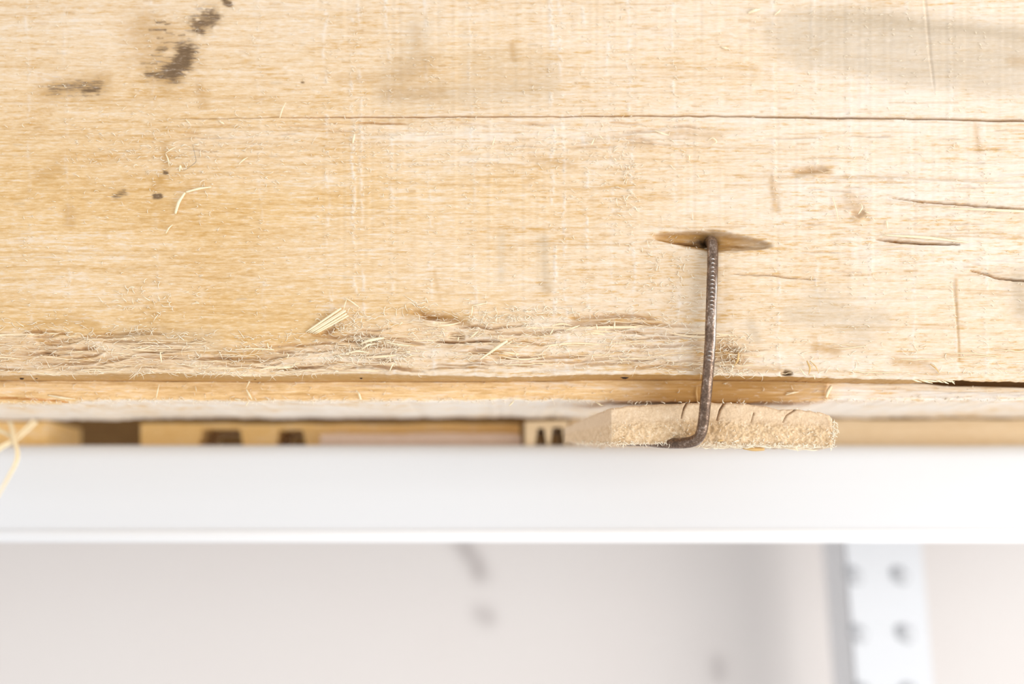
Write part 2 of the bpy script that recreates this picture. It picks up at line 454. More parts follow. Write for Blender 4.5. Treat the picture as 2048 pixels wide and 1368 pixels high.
def zone(x0, x1, y0, y1, fx=60, fy=25):
    return sm(x0 - fx, x0 + fx, U) * (1 - sm(x1 - fx, x1 + fx, U)) * sm(y0 - fy, y0 + fy, V) * (1 - sm(y1 - fy, y1 + fy, V))
# torn, fibrous zones
wU = U + 60 * fbm(U / 300, V / 40, 40)
wV = V + 20 * (fbm(U / 170, V / 60, 44) - 0.5) - 0.02 * U
rid = 1 - np.abs(2 * fbm(wU / 230, wV / 22, 48, 3) - 1)
rid2 = 1 - np.abs(2 * fbm(wU / 150, wV / 9, 52, 2) - 1)
band_top = np.interp(U, [-400, 0, 250, 500, 620, 720, 830, 1000, 1100, 1250, 1400, 1500, 2400], [650, 655, 665, 690, 680, 640, 618, 640, 625, 640, 665, 690, 700])
T = sm(-6, 26, V - band_top) * (1 - 0.55 * sm(1420, 1600, U))
T2 = 0.55 * zone(350, 1330, 255, 290, 120, 14) + 0.35 * zone(180, 700, 290, 380, 60, 20) + 0.5 * zone(1560, 2400, 330, 440, 60, 30) + 0.6 * zone(1700, 2400, 470, 540, 40, 20) + 0.45 * zone(1040, 1420, 560, 650, 40, 20) + 0.3 * zone(-400, 400, 500, 620, 100, 60)
TT = np.clip(T + T2, 0, 1.2)
H += TT * ((rid ** 1.5 - 0.55) * 10 + (rid2 - 0.55) * 2.4)
# the broken lower margin falls back a little before the edge
H -= 9 * sm(0, 60, V - band_top) * (1 - sm(720, 750, V)) * (0.4 + 0.6 * vnoise(U / 150, V / 30, 60)) * (1 - 0.6 * sm(1430, 1600, U))

DARK = np.zeros(U.shape); GREY = np.zeros(U.shape); TAN = np.zeros(U.shape)
PALE = 0.85 * sm(250, 2000, U + (fbm(U / 300, V / 80, 70) - .5) * 700) * (0.75 + 0.25 * sm(700, 250, V)) + 0.38 * TT + 0.50 * np.clip(SAW, 0, 1.2)  # paleness towards the right paints in light from that side; tears, saw marks paler too
PALE += 0.40 * sm(420, 60, V) * sm(1500, 500, U)
PALE += 0.18 * (fbm(U / 250, V / 60, 74) - 0.35)

def window(pts, pad):
    p = np.asarray(pts, float)
    i0, i1 = np.searchsorted(us, [p[:, 0].min() - pad, p[:, 0].max() + pad]); j0, j1 = np.searchsorted(vr, [p[:, 1].min() - pad, p[:, 1].max() + pad])
    return slice(max(0, j0 - 1), j1 + 1), slice(max(0, i0 - 1), i1 + 1)
def gouge(pts, wd, depth, ridge=0.0, sharp=2.0):
    """a crack or gouge along a polyline, optionally with a lifted lower lip"""
    sl = window(pts, wd * 4 + 4)
    u, v = U[sl], V[sl]
    d, t = dist_poly(u, v + (vnoise(u / 14, v * 0, 80) - .5) * 2.0, pts)
    tp = np.sqrt(np.clip(np.sin(np.pi * np.clip(t, 0, 1)), 0, 1)) if sharp else np.ones_like(t)
    pr = np.exp(-(d / (wd * (0.35 + 0.65 * tp))) ** (4 if depth > 18 else 2)) * tp
    H[sl] -= depth * pr
    if v.mean() > 560: TAN[sl] = np.maximum(TAN[sl], 0.32 * pr)      # warmer tan inside gouges of the lower band
    if ridge:
        d2, t2 = dist_poly(u, v, [(x, y + wd * 1.8) for x, y in pts])
        H[sl] += ridge * np.exp(-(d2 / (wd * 1.2)) ** 2) * np.clip(np.sin(np.pi * t2), 0, 1)
def blot(A, pts, wd, amt, nx=14, ny=4, thr=0.45, seed=90, soft=0.25):
    if A is DARK and wd > 6: wd, thr = wd * 1.25, thr + 0.06
    sl = window(pts, wd * 2.6 + 6)
    u, v = U[sl], V[sl]
    d, t = dist_poly(u, v, pts)
    k = np.exp(-(d / wd) ** 2)
    n = fbm(u / nx, v / ny, seed, 3)
    A[sl] = np.maximum(A[sl], amt * k * sm(thr - soft, thr + soft, n + 0.35 * k))

# mould and tannin marks
blot(DARK, [(396, 48), (420, 34)], 20, 0.95, 12, 8, .46, 90)
blot(DARK, [(404, 62), (398, 60)], 9, 1.0, 8, 5, .4, 91)
blot(DARK, [(372, 104), (364, 125), (345, 143)], 20, 1.25, 16, 6, .44, 92)
blot(DARK, [(295, 148), (330, 150)], 7, 0.9, 20, 3, .46, 93)
blot(DARK, [(110, 178), (150, 172), (195, 166)], 14, 0.62, 26, 5, .50, 94)
blot(DARK, [(170, 178), (198, 180)], 9, 0.9, 18, 4, .48, 95)
blot(DARK, [(318, 100), (330, 98)], 8, 0.7, 12, 4, .5, 96)
blot(DARK, [(450, 2), (458, 8)], 7, 1.1, 8, 6, .4, 97)
blot(DARK, [(310, 393), (320, 392)], 6, 1.2, 8, 4, .35, 98)
blot(DARK, [(232, 391), (248, 386)], 7, 0.75, 10, 4, .42, 99)
blot(DARK, [(329, 345), (334, 346)], 4, 1.1, 6, 4, .3, 100)
blot(DARK, [(604, 165), (607, 165)], 3, 1.0, 6, 4, .2, 101)
blot(DARK, [(1248, 20), (1250, 22)], 3, 0.5, 6, 4, .3, 102)
blot(DARK, [(1572, 742), (1580, 745)], 6, 1.1, 8, 5, .25, 103)
blot(TAN, [(290, 60), (330, 80), (300, 110), (330, 150)], 45, 0.55, 30, 5, .52, 104)
blot(TAN, [(90, 180), (205, 165)], 26, 0.5, 30, 5, .48, 105)
blot(TAN, [(400, 170), (408, 205)], 14, 0.5, 10, 6, .48, 106)
blot(TAN, [(85, 350), (110, 335)], 22, 0.45, 18, 6, .5, 107)
blot(TAN, [(138, 420), (142, 445)], 14, 0.55, 12, 6, .48, 108)
blot(TAN, [(330, 285), (332, 345), (312, 372)], 10, 0.5, 12, 6, .48, 109)
blot(TAN, [(1024, 92), (1028, 120)], 8, 0.6, 10, 8, .42, 110)
blot(GREY, [(835, 70), (820, 120), (790, 170)], 42, 0.30, 18, 8, .45, 111)
blot(TAN, [(775, 186), (880, 186)], 20, 0.62, 18, 6, .47, 112)
blot(TAN, [(800, 152), (850, 128)], 28, 0.55, 14, 7, .47, 105)
blot(TAN, [(833, 60), (838, 100)], 13, 0.42, 12, 8, .46, 106)
blot(TAN, [(900, 178), (1090, 150)], 36, 0.22, 40, 8, .46, 107)
blot(GREY, [(770, 192), (900, 188), (1100, 175)], 26, 0.35, 40, 8, .46, 113)
blot(TAN, [(680, 158), (840, 158)], 12, 0.35, 70, 5, .45, 114)
blot(GREY, [(950, 130), (1090, 140)], 40, 0.22, 50, 10, .46, 115)
for k in range(34):
    x, y = random.gauss(318, 26), random.uniform(45, 165)
    blot(DARK if random.random() < .55 else TAN, [(x, y), (x + random.uniform(6, 34), y + random.uniform(-2, 1))], random.uniform(1.6, 3.4), random.uniform(.35, .75), 12, 4, .34, 90 + k % 7)
for k in range(16):
    x, y = random.uniform(75, 200), random.uniform(156, 192)
    blot(DARK, [(x, y), (x + random.uniform(6, 26), y - 1)], random.uniform(1.6, 3), random.uniform(.35, .65), 12, 4, .34, 90 + k % 7)
for k in range(22):
    x, y = random.uniform(765, 910), random.uniform(110, 195)
    blot(TAN, [(x, y), (x + random.uniform(4, 16), y)], random.uniform(1.6, 3), random.uniform(.4, .8), 10, 4, .34, 90 + k % 7)
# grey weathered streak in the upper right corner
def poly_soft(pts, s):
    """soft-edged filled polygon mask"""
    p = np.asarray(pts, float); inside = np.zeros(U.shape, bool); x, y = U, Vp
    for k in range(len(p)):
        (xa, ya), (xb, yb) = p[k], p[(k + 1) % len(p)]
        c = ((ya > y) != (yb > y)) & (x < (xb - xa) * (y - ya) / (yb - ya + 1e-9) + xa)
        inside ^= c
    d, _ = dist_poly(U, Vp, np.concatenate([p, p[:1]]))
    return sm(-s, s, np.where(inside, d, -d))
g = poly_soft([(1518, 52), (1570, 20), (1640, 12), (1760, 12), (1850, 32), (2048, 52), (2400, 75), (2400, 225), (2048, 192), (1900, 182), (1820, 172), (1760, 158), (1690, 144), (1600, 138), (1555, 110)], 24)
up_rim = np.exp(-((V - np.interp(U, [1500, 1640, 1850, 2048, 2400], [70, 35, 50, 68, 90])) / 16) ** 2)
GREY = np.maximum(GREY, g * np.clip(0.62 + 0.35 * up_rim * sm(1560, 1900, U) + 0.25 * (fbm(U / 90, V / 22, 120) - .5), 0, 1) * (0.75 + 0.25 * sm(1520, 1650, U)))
blot(TAN, [(2020, 120), (2060, 124)], 12, 0.6, 30, 5, .4, 121)
blot(GREY, [(2035, 560), (2046, 620)], 24, 0.75, 16, 6, .42, 122)
blot(GREY, [(1590, 630), (1760, 640)], 26, 0.5, 40, 6, .47, 123)
blot(GREY, [(1640, 600), (1720, 660)], 40, 0.45, 50, 6, .5, 124)
blot(TAN, [(1630, 692), (1675, 700)], 11, 0.6, 24, 4, .44, 125)
blot(TAN, [(1790, 715), (1850, 722)], 10, 0.5, 40, 4, .45, 126)
blot(GREY, [(1500, 650), (1512, 675)], 12, 0.55, 9, 6, .43, 127)
blot(TAN, [(1590, 345), (1655, 343)], 11, 0.75, 30, 4, .42, 128)
blot(TAN, [(1543, 355), (1552, 420)], 9, 0.55, 10, 8, .46, 129)
blot(TAN, [(1700, 400), (1722, 428)], 20, 0.5, 22, 6, .46, 130)
blot(TAN, [(1912, 560), (1914, 640), (1919, 712)], 4, 0.65, 6, 8, .42, 131)
blot(TAN, [(1950, 245), (1958, 300)], 6, 0.4, 6, 8, .46, 132)
blot(GREY, [(1005, 470), (1003, 560)], 9, 0.35, 8, 14, .42, 133)
blot(GREY, [(1088, 480), (1092, 575)], 14, 0.5, 10, 10, .46, 134)
blot(TAN, [(1088, 572), (1096, 580)], 8, 0.6, 10, 4, .4, 135)
blot(TAN, [(868, 540), (880, 600)], 6, 0.32, 6, 20, .42, 136)
blot(TAN, [(1260, 290), (1300, 290)], 9, 0.45, 26, 4, .44, 137)
blot(TAN, [(1340, 270), (1440, 272)], 9, 0.45, 36, 4, .44, 138)
blot(TAN, [(1060, 316), (1150, 332)], 9, 0.45, 40, 4, .46, 139)
blot(TAN, [(60, 655), (140, 640), (190, 650)], 14, 0.45, 40, 4, .46, 140)
blot(GREY, [(240, 670), (420, 680)], 26, 0.35, 60, 6, .48, 141)
blot(TAN, [(430, 700), (560, 705)], 10, 0.5, 50, 4, .46, 142)
blot(TAN, [(620, 670), (720, 690)], 16, 0.45, 50, 5, .46, 143)
blot(TAN, [(815, 625), (930, 640)], 10, 0.7, 40, 4, .42, 144)
blot(TAN, [(1150, 640), (1300, 635)], 10, 0.5, 60, 4, .44, 145)
blot(TAN, [(1430, 700), (1470, 715)], 26, 0.85, 14, 8, .40, 146)
blot(TAN, [(1440, 735), (1560, 738)], 8, 0.6, 40, 3, .42, 147)
blot(TAN, [(1250, 738), (1400, 735)], 8, 0.55, 50, 3, .42, 148)
blot(TAN, [(1400, 745), (1395, 690)], 16, 0.55, 14, 8, .42, 149)
for k in range(230):                                # freckles along the grain
    x, y = random.uniform(0, 2048), random.uniform(0, 740)
    if x > 1500 and random.random() < .4: continue
    l = random.uniform(2, 26)
    blot(TAN if random.random() < .8 else GREY, [(x, y), (x + l, y + random.uniform(-1, 1.5))], random.uniform(1.4, 3.2), random.uniform(.25, .6), 20, 4, .3, 150 + k % 9)
# long fine grain lines
for k in range(150):
    x, y = random.uniform(-200, 2000), random.uniform(0, 745); l = random.uniform(60, 360)
    s_ = random.uniform(-.02, .035)
    pts = [(x + l * t, y + s_ * l * t + random.uniform(-.8, .8)) for t in np.linspace(0, 1, 6)]
    blot(TAN, pts, random.uniform(1.2, 2.2), random.uniform(.16, .42), 60, 6, .32, 160 + k % 9)

# the long drying crack
Hc = -np.interp(U, [-400, 330, 420, 700, 1250, 1700, 2400], [0, 0, 8, 17, 26, 34, 40]) * np.exp(-(np.abs(V - 235) / np.maximum(0.3, np.interp(U, crack_x, crack_w) * 0.62)) ** 4)
H += Hc
# explicit cracks and gouges
gouge([(1180, 271), (1240, 275), (1300, 283)], 4, 7, 4)
gouge([(985, 243), (1050, 250), (1140, 250)], 3, 5, 3)
gouge([(1240, 268), (1320, 262), (1330, 262)], 4, 7, 5)
gouge([(1750, 478), (1800, 485), (1850, 488), (1920, 489)], 2.6, 42, 6)
gouge([(1775, 396), (1850, 406), (1930, 411), (2048, 420), (2200, 432)], 2.2, 38, 6)
gouge([(1450, 547), (1540, 551), (1640, 561)], 1.2, 12, 0)
gouge([(1340, 483), (1385, 486), (1424, 489)], 2.2, 20, 0)
gouge([(1290, 478), (1350, 482)], 1.5, 8, 0)
gouge([(1432, 487), (1475, 490), (1510, 492)], 1.5, 8, 0)
gouge([(1846, -40), (1853, 40), (1859, 110), (1868, 182)], 3.2, 5, 3)
gouge([(1905, 560), (1912, 620), (1918, 712)], 2.2, 2, 0)
gouge([(1940, 540), (2000, 558), (2060, 562), (2200, 570)], 2.2, 30, 4)
gouge([(1590, 343), (1640, 340), (1656, 344)], 6, 9, 5)
gouge([(1700, 425), (1716, 430), (1730, 424)], 6, 10, 5)
gouge([(1660, 350), (1800, 352), (1950, 360), (2060, 362)], 5, 6, 5)
gouge([(75, 690), (120, 689), (140, 690)], 3.5, 13, 6)
gouge([(72, 682), (150, 684)], 2.4, 10, 3)
gouge([(76, 706), (105, 705)], 4, 13, 4)
gouge([(160, 700), (185, 697), (192, 695)], 3.4, 13, 5)
gouge([(130, 720), (190, 712), (210, 704)], 3, 11, 5)
gouge([(45, 670), (75, 662), (85, 668)], 3.5, 10, 4)
gouge([(190, 733), (240, 720), (270, 712)], 2.8, 9, 4)
gouge([(640, 668), (660, 662), (672, 655)], 5, 14, 0)
gouge([(820, 622), (850, 632), (900, 640), (940, 650)], 7, 15, 6)
gouge([(840, 632), (880, 640)], 4, 10, 4)
gouge([(870, 683), (930, 686), (1000, 680)], 2.4, 34, 6)
gouge([(895, 670), (915, 672), (930, 674)], 7, 16, 4)
gouge([(935, 703), (960, 702), (985, 698)], 5.5, 14, 8)
gouge([(770, 676), (790, 679), (850, 690)], 3, 11, 6)
gouge([(620, 668), (720, 688), (730, 680)], 4, 9, 6)
gouge([(705, 732), (760, 736), (850, 745)], 3.4, 12, 6)
gouge([(745, 723), (790, 724)], 3, 9, 5)
gouge([(560, 740), (640, 735), (680, 730)], 3, 9, 6)
gouge([(1090, 652), (1200, 652), (1280, 648), (1400, 655)], 3, 10, 6)
gouge([(1140, 636), (1260, 632), (1320, 640)], 3.4, 10, 5)
gouge([(1210, 660), (1260, 658)], 3, 9, 5)
gouge([(1000, 712), (1100, 715), (1180, 712)], 2.6, 9, 5)
gouge([(1250, 690), (1300, 695), (1400, 690)], 3, 9, 4)
gouge([(400, 715), (520, 722), (570, 716)], 2.6, 9, 4)
gouge([(550, 703), (590, 707)], 4, 10, 3)
gouge([(1430, 690), (1470, 705), (1476, 730)], 5, 10, 5)
gouge([(1560, 745), (1585, 744)], 4, 16, 0)
for k in range(75):                                # countless smaller tears in the torn band
    x = random.uniform(-100, 1450); yb = np.interp(x, us, band_top[0]); y = random.uniform(yb + 6, 742); l = random.uniform(40, 170)
    gouge([(x, y), (x + l / 2, y + random.uniform(-5, 5)), (x + l, y + random.uniform(-7, 7))], random.uniform(1.4, 3.0), random.uniform(4, 10), random.uniform(1, 6))
for k in range(60):
    x = random.choice([random.uniform(300, 1350), random.uniform(1500, 2000)]); y = random.uniform(250, 560) if x > 1400 else random.uniform(245, 300); l = random.uniform(25, 120)
    gouge([(x, y), (x + l, y + random.uniform(-4, 8))], random.uniform(1.2, 2.4), random.uniform(2, 6), random.uniform(0, 4))
# crushed, eye-shaped hollow where the nail goes in, its shade painted in as well
ex = (U - 1424) / 134.0; ey = (V - (482 + 0.075 * (U - 1424))) / 24.0
lens = np.maximum(np.clip(1 - np.abs(ex) ** 1.15, 0, 1) ** 0.72, 0.02)
prof_ = np.clip(1.08 - np.maximum(0, np.abs(ey) / lens + .25 * (fbm(U / 30, V / 4, 203) - .5)) ** 1.8, 0, 1) * sm(1.0, .7, np.abs(ex))
eye = sm(0.0, 0.8, prof_)
H -= eye * (9 + 17 * lens) * (0.55 + .45 * prof_) + 30 * np.exp(-(((U - 1420) / 15) ** 2 + ((V - 482) / 11) ** 2))
H -= eye * 2.5 * (fbm(U / 60, V / 3, 202) - .5)
TAN = np.maximum(TAN, np.clip(eye * (0.95 + 0.9 * (fbm(U / 40, V / 3.5, 200) - .5)) * (1 - .5 * sm(1450, 1550, U)), 0, 1))  # tan, dark and grey paint the shade of the hollow
DARK = np.maximum(DARK, 0.95 * eye * np.exp(-(((U - 1408) / 30) ** 2 + ((V - 482) / 8) ** 2)))
GREY = np.maximum(GREY, 0.55 * eye * sm(1440, 1540, U))
# fall-off on the edge
H -= 3.5 * sm(745, 750, V) ** 2

PALE = np.clip(PALE, 0, 1)
W = P(U, Vp, 0.0)
W[..., 1] -= H * S
front = W.reshape(-1, 3); nr, nc = U.shape
quads = [grid_quads(nr, nc)]
# lower edge of the plank (a clean saw cut), thinner where it broke away on the right
dep = np.interp(us, [-400, 1760, 1840, 1885, 1905, 2400], [0.0112, 0.0112, 0.010, 0.004, 0.0010, 0.0012])
decktop = np.interp(us, [-400, 0, 250, 500, 900, 1100, 1200, 1400, 1600, 1850, 2048, 2400], [759, 759, 760, 762, 761, 760, 758, 758, 760, 766, 774, 778])
zmeet = P(us, decktop + 2.5, 0.0112)[:, 2]
DEEP = np.linspace(0, 1, 7)[1:]
bot = W[-1]; lower = []
thick = sm(1885, 1830, us)
for t in DEEP:
    p = bot.copy(); p[:, 1] = bot[:, 1] * (1 - min(1, 4 * t)) + dep * t
    p[:, 2] += thick * np.minimum(0, zmeet - bot[:, 2]) * t ** 0.8
    lower.append(p)
lower = np.stack(lower)
off = nr * nc
li = np.concatenate([np.arange((nr - 1) * nc, nr * nc)[None], np.arange(len(DEEP) * nc).reshape(-1, nc) + off])
quads.append(np.stack([li[:-1, :-1], li[1:, :-1], li[1:, 1:], li[:-1, 1:]], -1).reshape(-1, 4))
off2 = off + len(DEEP) * nc
backtop = W[0].copy(); backtop[:, 1] = 0.0112
bi = np.arange(nc) + off2
quads.append(np.stack([li[-1, :-1], bi[:-1], bi[1:], li[-1, 1:]], -1))
fi = np.arange(nc)
quads.append(np.stack([bi[:-1], fi[:-1], fi[1:], bi[1:]], -1))
allv = np.concatenate([front, lower.reshape(-1, 3), backtop])
def ext(A, low=0.0):
    return np.concatenate([A.ravel(), np.full(len(DEEP) * nc + nc, low)])
low_tan = np.concatenate([np.tile(np.interp(us, [0, 900, 1300, 1700, 1800], [.82, .82, .85, .92, 1.0]), len(DEEP)), np.zeros(nc)])  # tan on the sawn underside paints its shade, deeper to the right
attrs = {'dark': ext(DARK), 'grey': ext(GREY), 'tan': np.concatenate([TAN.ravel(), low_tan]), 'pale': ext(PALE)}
side = []
for c_, fl_ in ((0, False), (nc - 1, True)):
    loop = [j * nc + c_ for j in range(nr)] + [off + j * nc + c_ for j in range(len(DEEP))] + [off2 + c_]
    side.append(loop[::-1] if fl_ else loop)
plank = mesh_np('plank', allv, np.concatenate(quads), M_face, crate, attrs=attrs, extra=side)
plank['label'] = 'wide torn front board with a long drying crack and a fuzzy broken lower margin'

def surf(u, v, lift=0.0):
    """world point lifted off the plank face by lift pixels"""
    u = np.asarray(u, float); v = np.asarray(v, float)
    i = np.clip(np.searchsorted(us, u), 0, nc - 1); j = np.clip(np.searchsorted(vr, np.minimum(v, 749)), 0, nr - 1)
    h = H[j, i]
    p = P(u, v, 0.0); p[..., 1] -= (h + lift) * S
    return p

# ------------------------------------------------------------------ fuzz on the plank
fz = Tubes()
def hair(u, v, L, ang, curl, lift, rad, target, n=5, endlift=None):
    t = np.linspace(0, 1, n); a = ang + curl * (t - .3)
    step = L / (n - 1)
    uu = u + np.concatenate([[0], np.cumsum(np.cos(a[:-1]) * step)]); vv = v + np.concatenate([[0], np.cumsum(np.sin(a[:-1]) * step)])
    lf = lift * (np.sin(np.pi * np.clip(t, 0, 1)) if endlift is None else t ** 1.3 * endlift) + 0.2
    base = H[np.clip(np.searchsorted(vr, min(v, 749)), 0, nr - 1), np.clip(np.searchsorted(us, u), 0, nc - 1)]
    p = P(uu, vv, 0.0); p[..., 1] -= (base + lf) * S
    target.add(p, rad * S * (1 - 0.75 * t), 3)
tor_w = (T + 0.6 * T2)
for k in range(5200):
    mode = random.random()
    if mode < .30:
        x0, a = random.choice(saw); u = x0 + random.gauss(0, 7); v = random.uniform(0, 740); L = random.uniform(3, 10)
    elif mode < .62:
        u = random.uniform(-60, 1500 if random.random() < .8 else 2100); v = np.interp(u, us, band_top[0]) + random.uniform(-16, 90); L = random.uniform(6, 24)
        v = min(v, 747)
    elif mode < .78:
        u = random.uniform(150, 1400); v = random.gauss(290, 45); L = random.uniform(4, 13)
    else:
        u = random.uniform(-60, 2100); v = random.uniform(0, 745); L = random.uniform(3, 10)
    if v < 0: continue
    ang = random.choice([0, math.pi]) + random.gauss(0, .45) if random.random() < .7 else random.uniform(0, 6.28)
    hair(u, v, L, ang, random.gauss(0, 1.3), random.uniform(1, 4), random.uniform(.45, .95), fz, 4 if L < 12 else 6)
for (cx_, cy_, sx_, sy_, n_) in ((737, 684, 17, 8, 90), (690, 712, 26, 8, 60), (770, 712, 44, 12, 70), (685, 650, 22, 12, 60), (1000, 640, 40, 16, 70), (1460, 715, 14, 16, 80), (1340, 560, 40, 60, 120), (290, 610, 40, 30, 60), (340, 330, 40, 25, 40), (1250, 395, 14, 60, 60)):
    for k in range(n_):
        hair(random.gauss(cx_, sx_), min(747, random.gauss(cy_, sy_)), random.uniform(5, 18), random.uniform(0, 6.28), random.gauss(0, 1.6), random.uniform(2, 7), random.uniform(.55, 1.15), fz, 6)
f1 = fz.build('fuzz', M_fibre, plank); f1['kind'] = 'stuff'

st = Tubes()                                              # long torn strands lying along the grain
for k in range(240):
    u = random.uniform(-80, 1440); v = np.interp(u, us, band_top[0]) + random.uniform(8, 92); v = min(v, 746)
    if random.random() < .12: u = random.uniform(1500, 2050); v = random.choice([random.uniform(330, 440), random.uniform(470, 545), random.uniform(690, 750)])
    L = random.uniform(30, 130); n = 9
    t = np.linspace(0, 1, n)
    uu = u + L * t; vv = v + np.cumsum(np.random.default_rng(k).normal(0, 1.0, n)) + random.uniform(-.06, .06) * L * t
    vv = np.minimum(vv, np.interp(uu, edge_x, edge_y) - 1)
    hh = H[np.clip(np.searchsorted(vr, np.clip(vv, 0, 749)), 0, nr - 1), np.clip(np.searchsorted(us, uu), 0, nc - 1)]
    hh = np.convolve(np.pad(hh, 1, 'edge'), [.25, .5, .25], 'valid')
    p = P(uu, vv, 0.0); p[..., 1] -= (hh + 0.5 + random.uniform(0, 2.2) * np.sin(np.pi * t)) * S
    st.add(p, random.uniform(.5, 1.5) * S * np.sqrt(np.clip(np.sin(np.pi * np.clip(t * .96 + .02, 0, 1)), .02, 1)), 4, 0.5)
for k in range(24):                                       # wider torn ribbons
    u = random.uniform(-60, 1420); v = float(np.interp(u, us, band_top[0])) + random.uniform(6, 84); v = min(v, 742)
    L = random.uniform(40, 130); t = np.linspace(0, 1, 14); bend = random.uniform(-9, 9)
    uu = u + L * t; vv = np.minimum(v + bend * np.sin(np.pi * t) + random.uniform(-.07, .07) * L * t, np.interp(uu, edge_x, edge_y) - 2)
    hh = H[np.clip(np.searchsorted(vr, np.clip(vv, 0, 749)), 0, nr - 1), np.clip(np.searchsorted(us, uu), 0, nc - 1)]
    hh = np.convolve(np.pad(hh, 3, 'edge'), np.hanning(9)[1:-1] / np.hanning(9).sum(), 'valid')
    p = P(uu, vv, 0.0); p[..., 1] -= (hh + 0.3 + random.uniform(.2, 2.2) * np.sin(np.pi * t * random.uniform(.6, 1))) * S
    st.add(p, random.uniform(1.6, 3.6) * S * np.sqrt(np.clip(np.sin(np.pi * np.clip(t * .96 + .02, 0, 1)), .02, 1)), 6, 0.35)
f2 = st.build('torn_strands', M_strand, plank); f2['kind'] = 'stuff'

# single splinters that stand out
def splinter(path, rad, lift, parent=None, mat=None, name='splinter', flat=0.5, sides=5, base=None, taper=(0.5, 1.0, 0.25), d=None, n=12):
    parent = plank if parent is None else parent
    mat = M_splinter if mat is None else mat
    pts = np.asarray(path, float); s_ = np.concatenate([[0], np.cumsum(np.linalg.norm(np.diff(pts, axis=0), axis=1))]); s_ /= s_[-1]
    t = np.linspace(0, 1, n)
    uu = np.interp(t, s_, pts[:, 0]); vv = np.interp(t, s_, pts[:, 1])
    if len(pts) > 2:
        uu = np.convolve(np.pad(uu, 1, 'edge'), [.25, .5, .25], 'valid'); vv = np.convolve(np.pad(vv, 1, 'edge'), [.25, .5, .25], 'valid')
    lf = np.interp(t, np.linspace(0, 1, len(lift)), lift)
    if d is None:
        b = float(np.max(H[np.clip(np.searchsorted(vr, np.clip(vv, 0, 749)), 0, nr - 1), np.clip(np.searchsorted(us, uu), 0, nc - 1)])) if base is None else base
        p = P(uu, vv, 0.0); p[:, 1] -= (b + lf) * S
    else:
        p = P(uu, vv, d); p[:, 1] -= lf * S
    tb = Tubes(); tb.add(p, rad * S * np.interp(t, [0, .5, 1], taper), sides, flat)
    return tb.build(name, mat, parent)
# the broad splinter is a bundle of five strips
for k, (o1, o2) in enumerate(((-6, 4), (-3, 6), (0, 9), (3, 11), (6, 10))):
    tb = Tubes()
    t = np.linspace(0, 1, 9)
    uu = np.interp(t, [0, 1], [612 + k * 4.5, 686 + k * 3.4 + random.uniform(-2, 2)]); vv = np.interp(t, [0, 1], [665 + k * 0.9, 619 + k * 3.2 + random.uniform(-2, 2)])
    p = P(uu, vv, 0.0); p[:, 1] -= (float(H[np.searchsorted(vr, 640), np.searchsorted(us, 660)]) + np.interp(t, [0, .4, 1], [1, 6, 15]) + random.uniform(-1, 1.5)) * S
    tb.add(p, random.uniform(2.1, 2.9) * S * np.interp(t, [0, .15, .9, 1], [.35, .8, 1, .7]), 5, 0.8)
    tb.build('splinter', M_splinter, plank)
splinter([(690, 596), (706, 606), (722, 618)], 1.6, [3, 8, 4])
splinter([(694, 600), (690, 612), (688, 622)], 1.2, [3, 6, 4])
splinter([(351, 429), (360, 405), (372, 386)], 3.6, [3, 9, 6], taper=(.7, 1, .6))
splinter([(372, 386), (400, 378), (424, 374)], 2.6, [6, 6, 1], taper=(.8, 1, .4))
splinter([(332, 468), (341, 455), (347, 450)], 1.8, [2, 6, 3])
splinter([(322, 704), (324, 715), (325, 726)], 1.8, [3, 6, 2])
splinter([(320, 706), (328, 704)], 1.2, [3, 3])
splinter([(560, 238), (566, 220), (574, 207)], 1.5, [2, 6, 8])
splinter([(440, 244), (450, 250)], 2.4, [2, 3])
splinter([(372, 240), (384, 252)], 1.3, [2, 3])
splinter([(332, 308), (345, 300), (354, 295)], 1.4, [2, 5, 3])
splinter([(332, 308), (338, 320), (340, 335)], 1.6, [2, 5, 3])
splinter([(360, 345), (362, 332), (366, 342)], 2.0, [2, 5, 3])
splinter([(478, 330), (490, 320), (497, 316)], 1.6, [2, 5, 3])
splinter([(706, 288), (709, 275), (711, 270)], 2.6, [2, 6, 7])
splinter([(985, 292), (988, 282), (990, 276)], 1.5, [2, 6, 7])
splinter([(1182, 292), (1188, 280)], 1.8, [2, 6])
splinter([(1196, 272), (1206, 282)], 1.8, [2, 6])
splinter([(1308, 262), (1325, 270), (1338, 272)], 2.2, [2, 6, 3])
splinter([(1495, 28), (1512, 22), (1520, 20)], 4.0, [2, 6, 3])
splinter([(1442, 95), (1456, 100)], 3.0, [2, 5])
splinter([(1548, 32), (1558, 24), (1560, 20)], 2.0, [2, 5, 6])
splinter([(1372, 310), (1378, 314), (1378, 322)], 2.0, [2, 6, 3])
splinter([(1415, 283), (1424, 276), (1434, 286), (1420, 292)], 1.6, [2, 6, 6, 2])
splinter([(1663, 392), (1670, 420), (1676, 445)], 1.3, [2, 6, 3])
splinter([(1715, 430), (1722, 418), (1720, 408)], 1.8, [2, 8, 4])
splinter([(1728, 424), (1738, 428)], 1.6, [2, 4])
splinter([(1772, 442), (1774, 458)], 2.2, [2, 4])
splinter([(1878, 418), (1960, 422), (2048, 426), (2120, 430)], 3.0, [2, 6, 7, 5], taper=(.3, 1, 1))
splinter([(1760, 470), (1850, 476), (1940, 486)], 3.6, [1, 4, 1], taper=(.3, 1, .3))
splinter([(972, 712), (1000, 693), (1016, 683)], 3.4, [2, 9, 12], taper=(.5, 1, .7))
splinter([(960, 720), (980, 706)], 2.0, [2, 6])
splinter([(915, 682), (918, 674)], 2.0, [3, 10])
splinter([(940, 676), (958, 662)], 2.0, [3, 10])
splinter([(945, 612), (955, 611), (975, 607)], 1.6, [3, 7, 4])
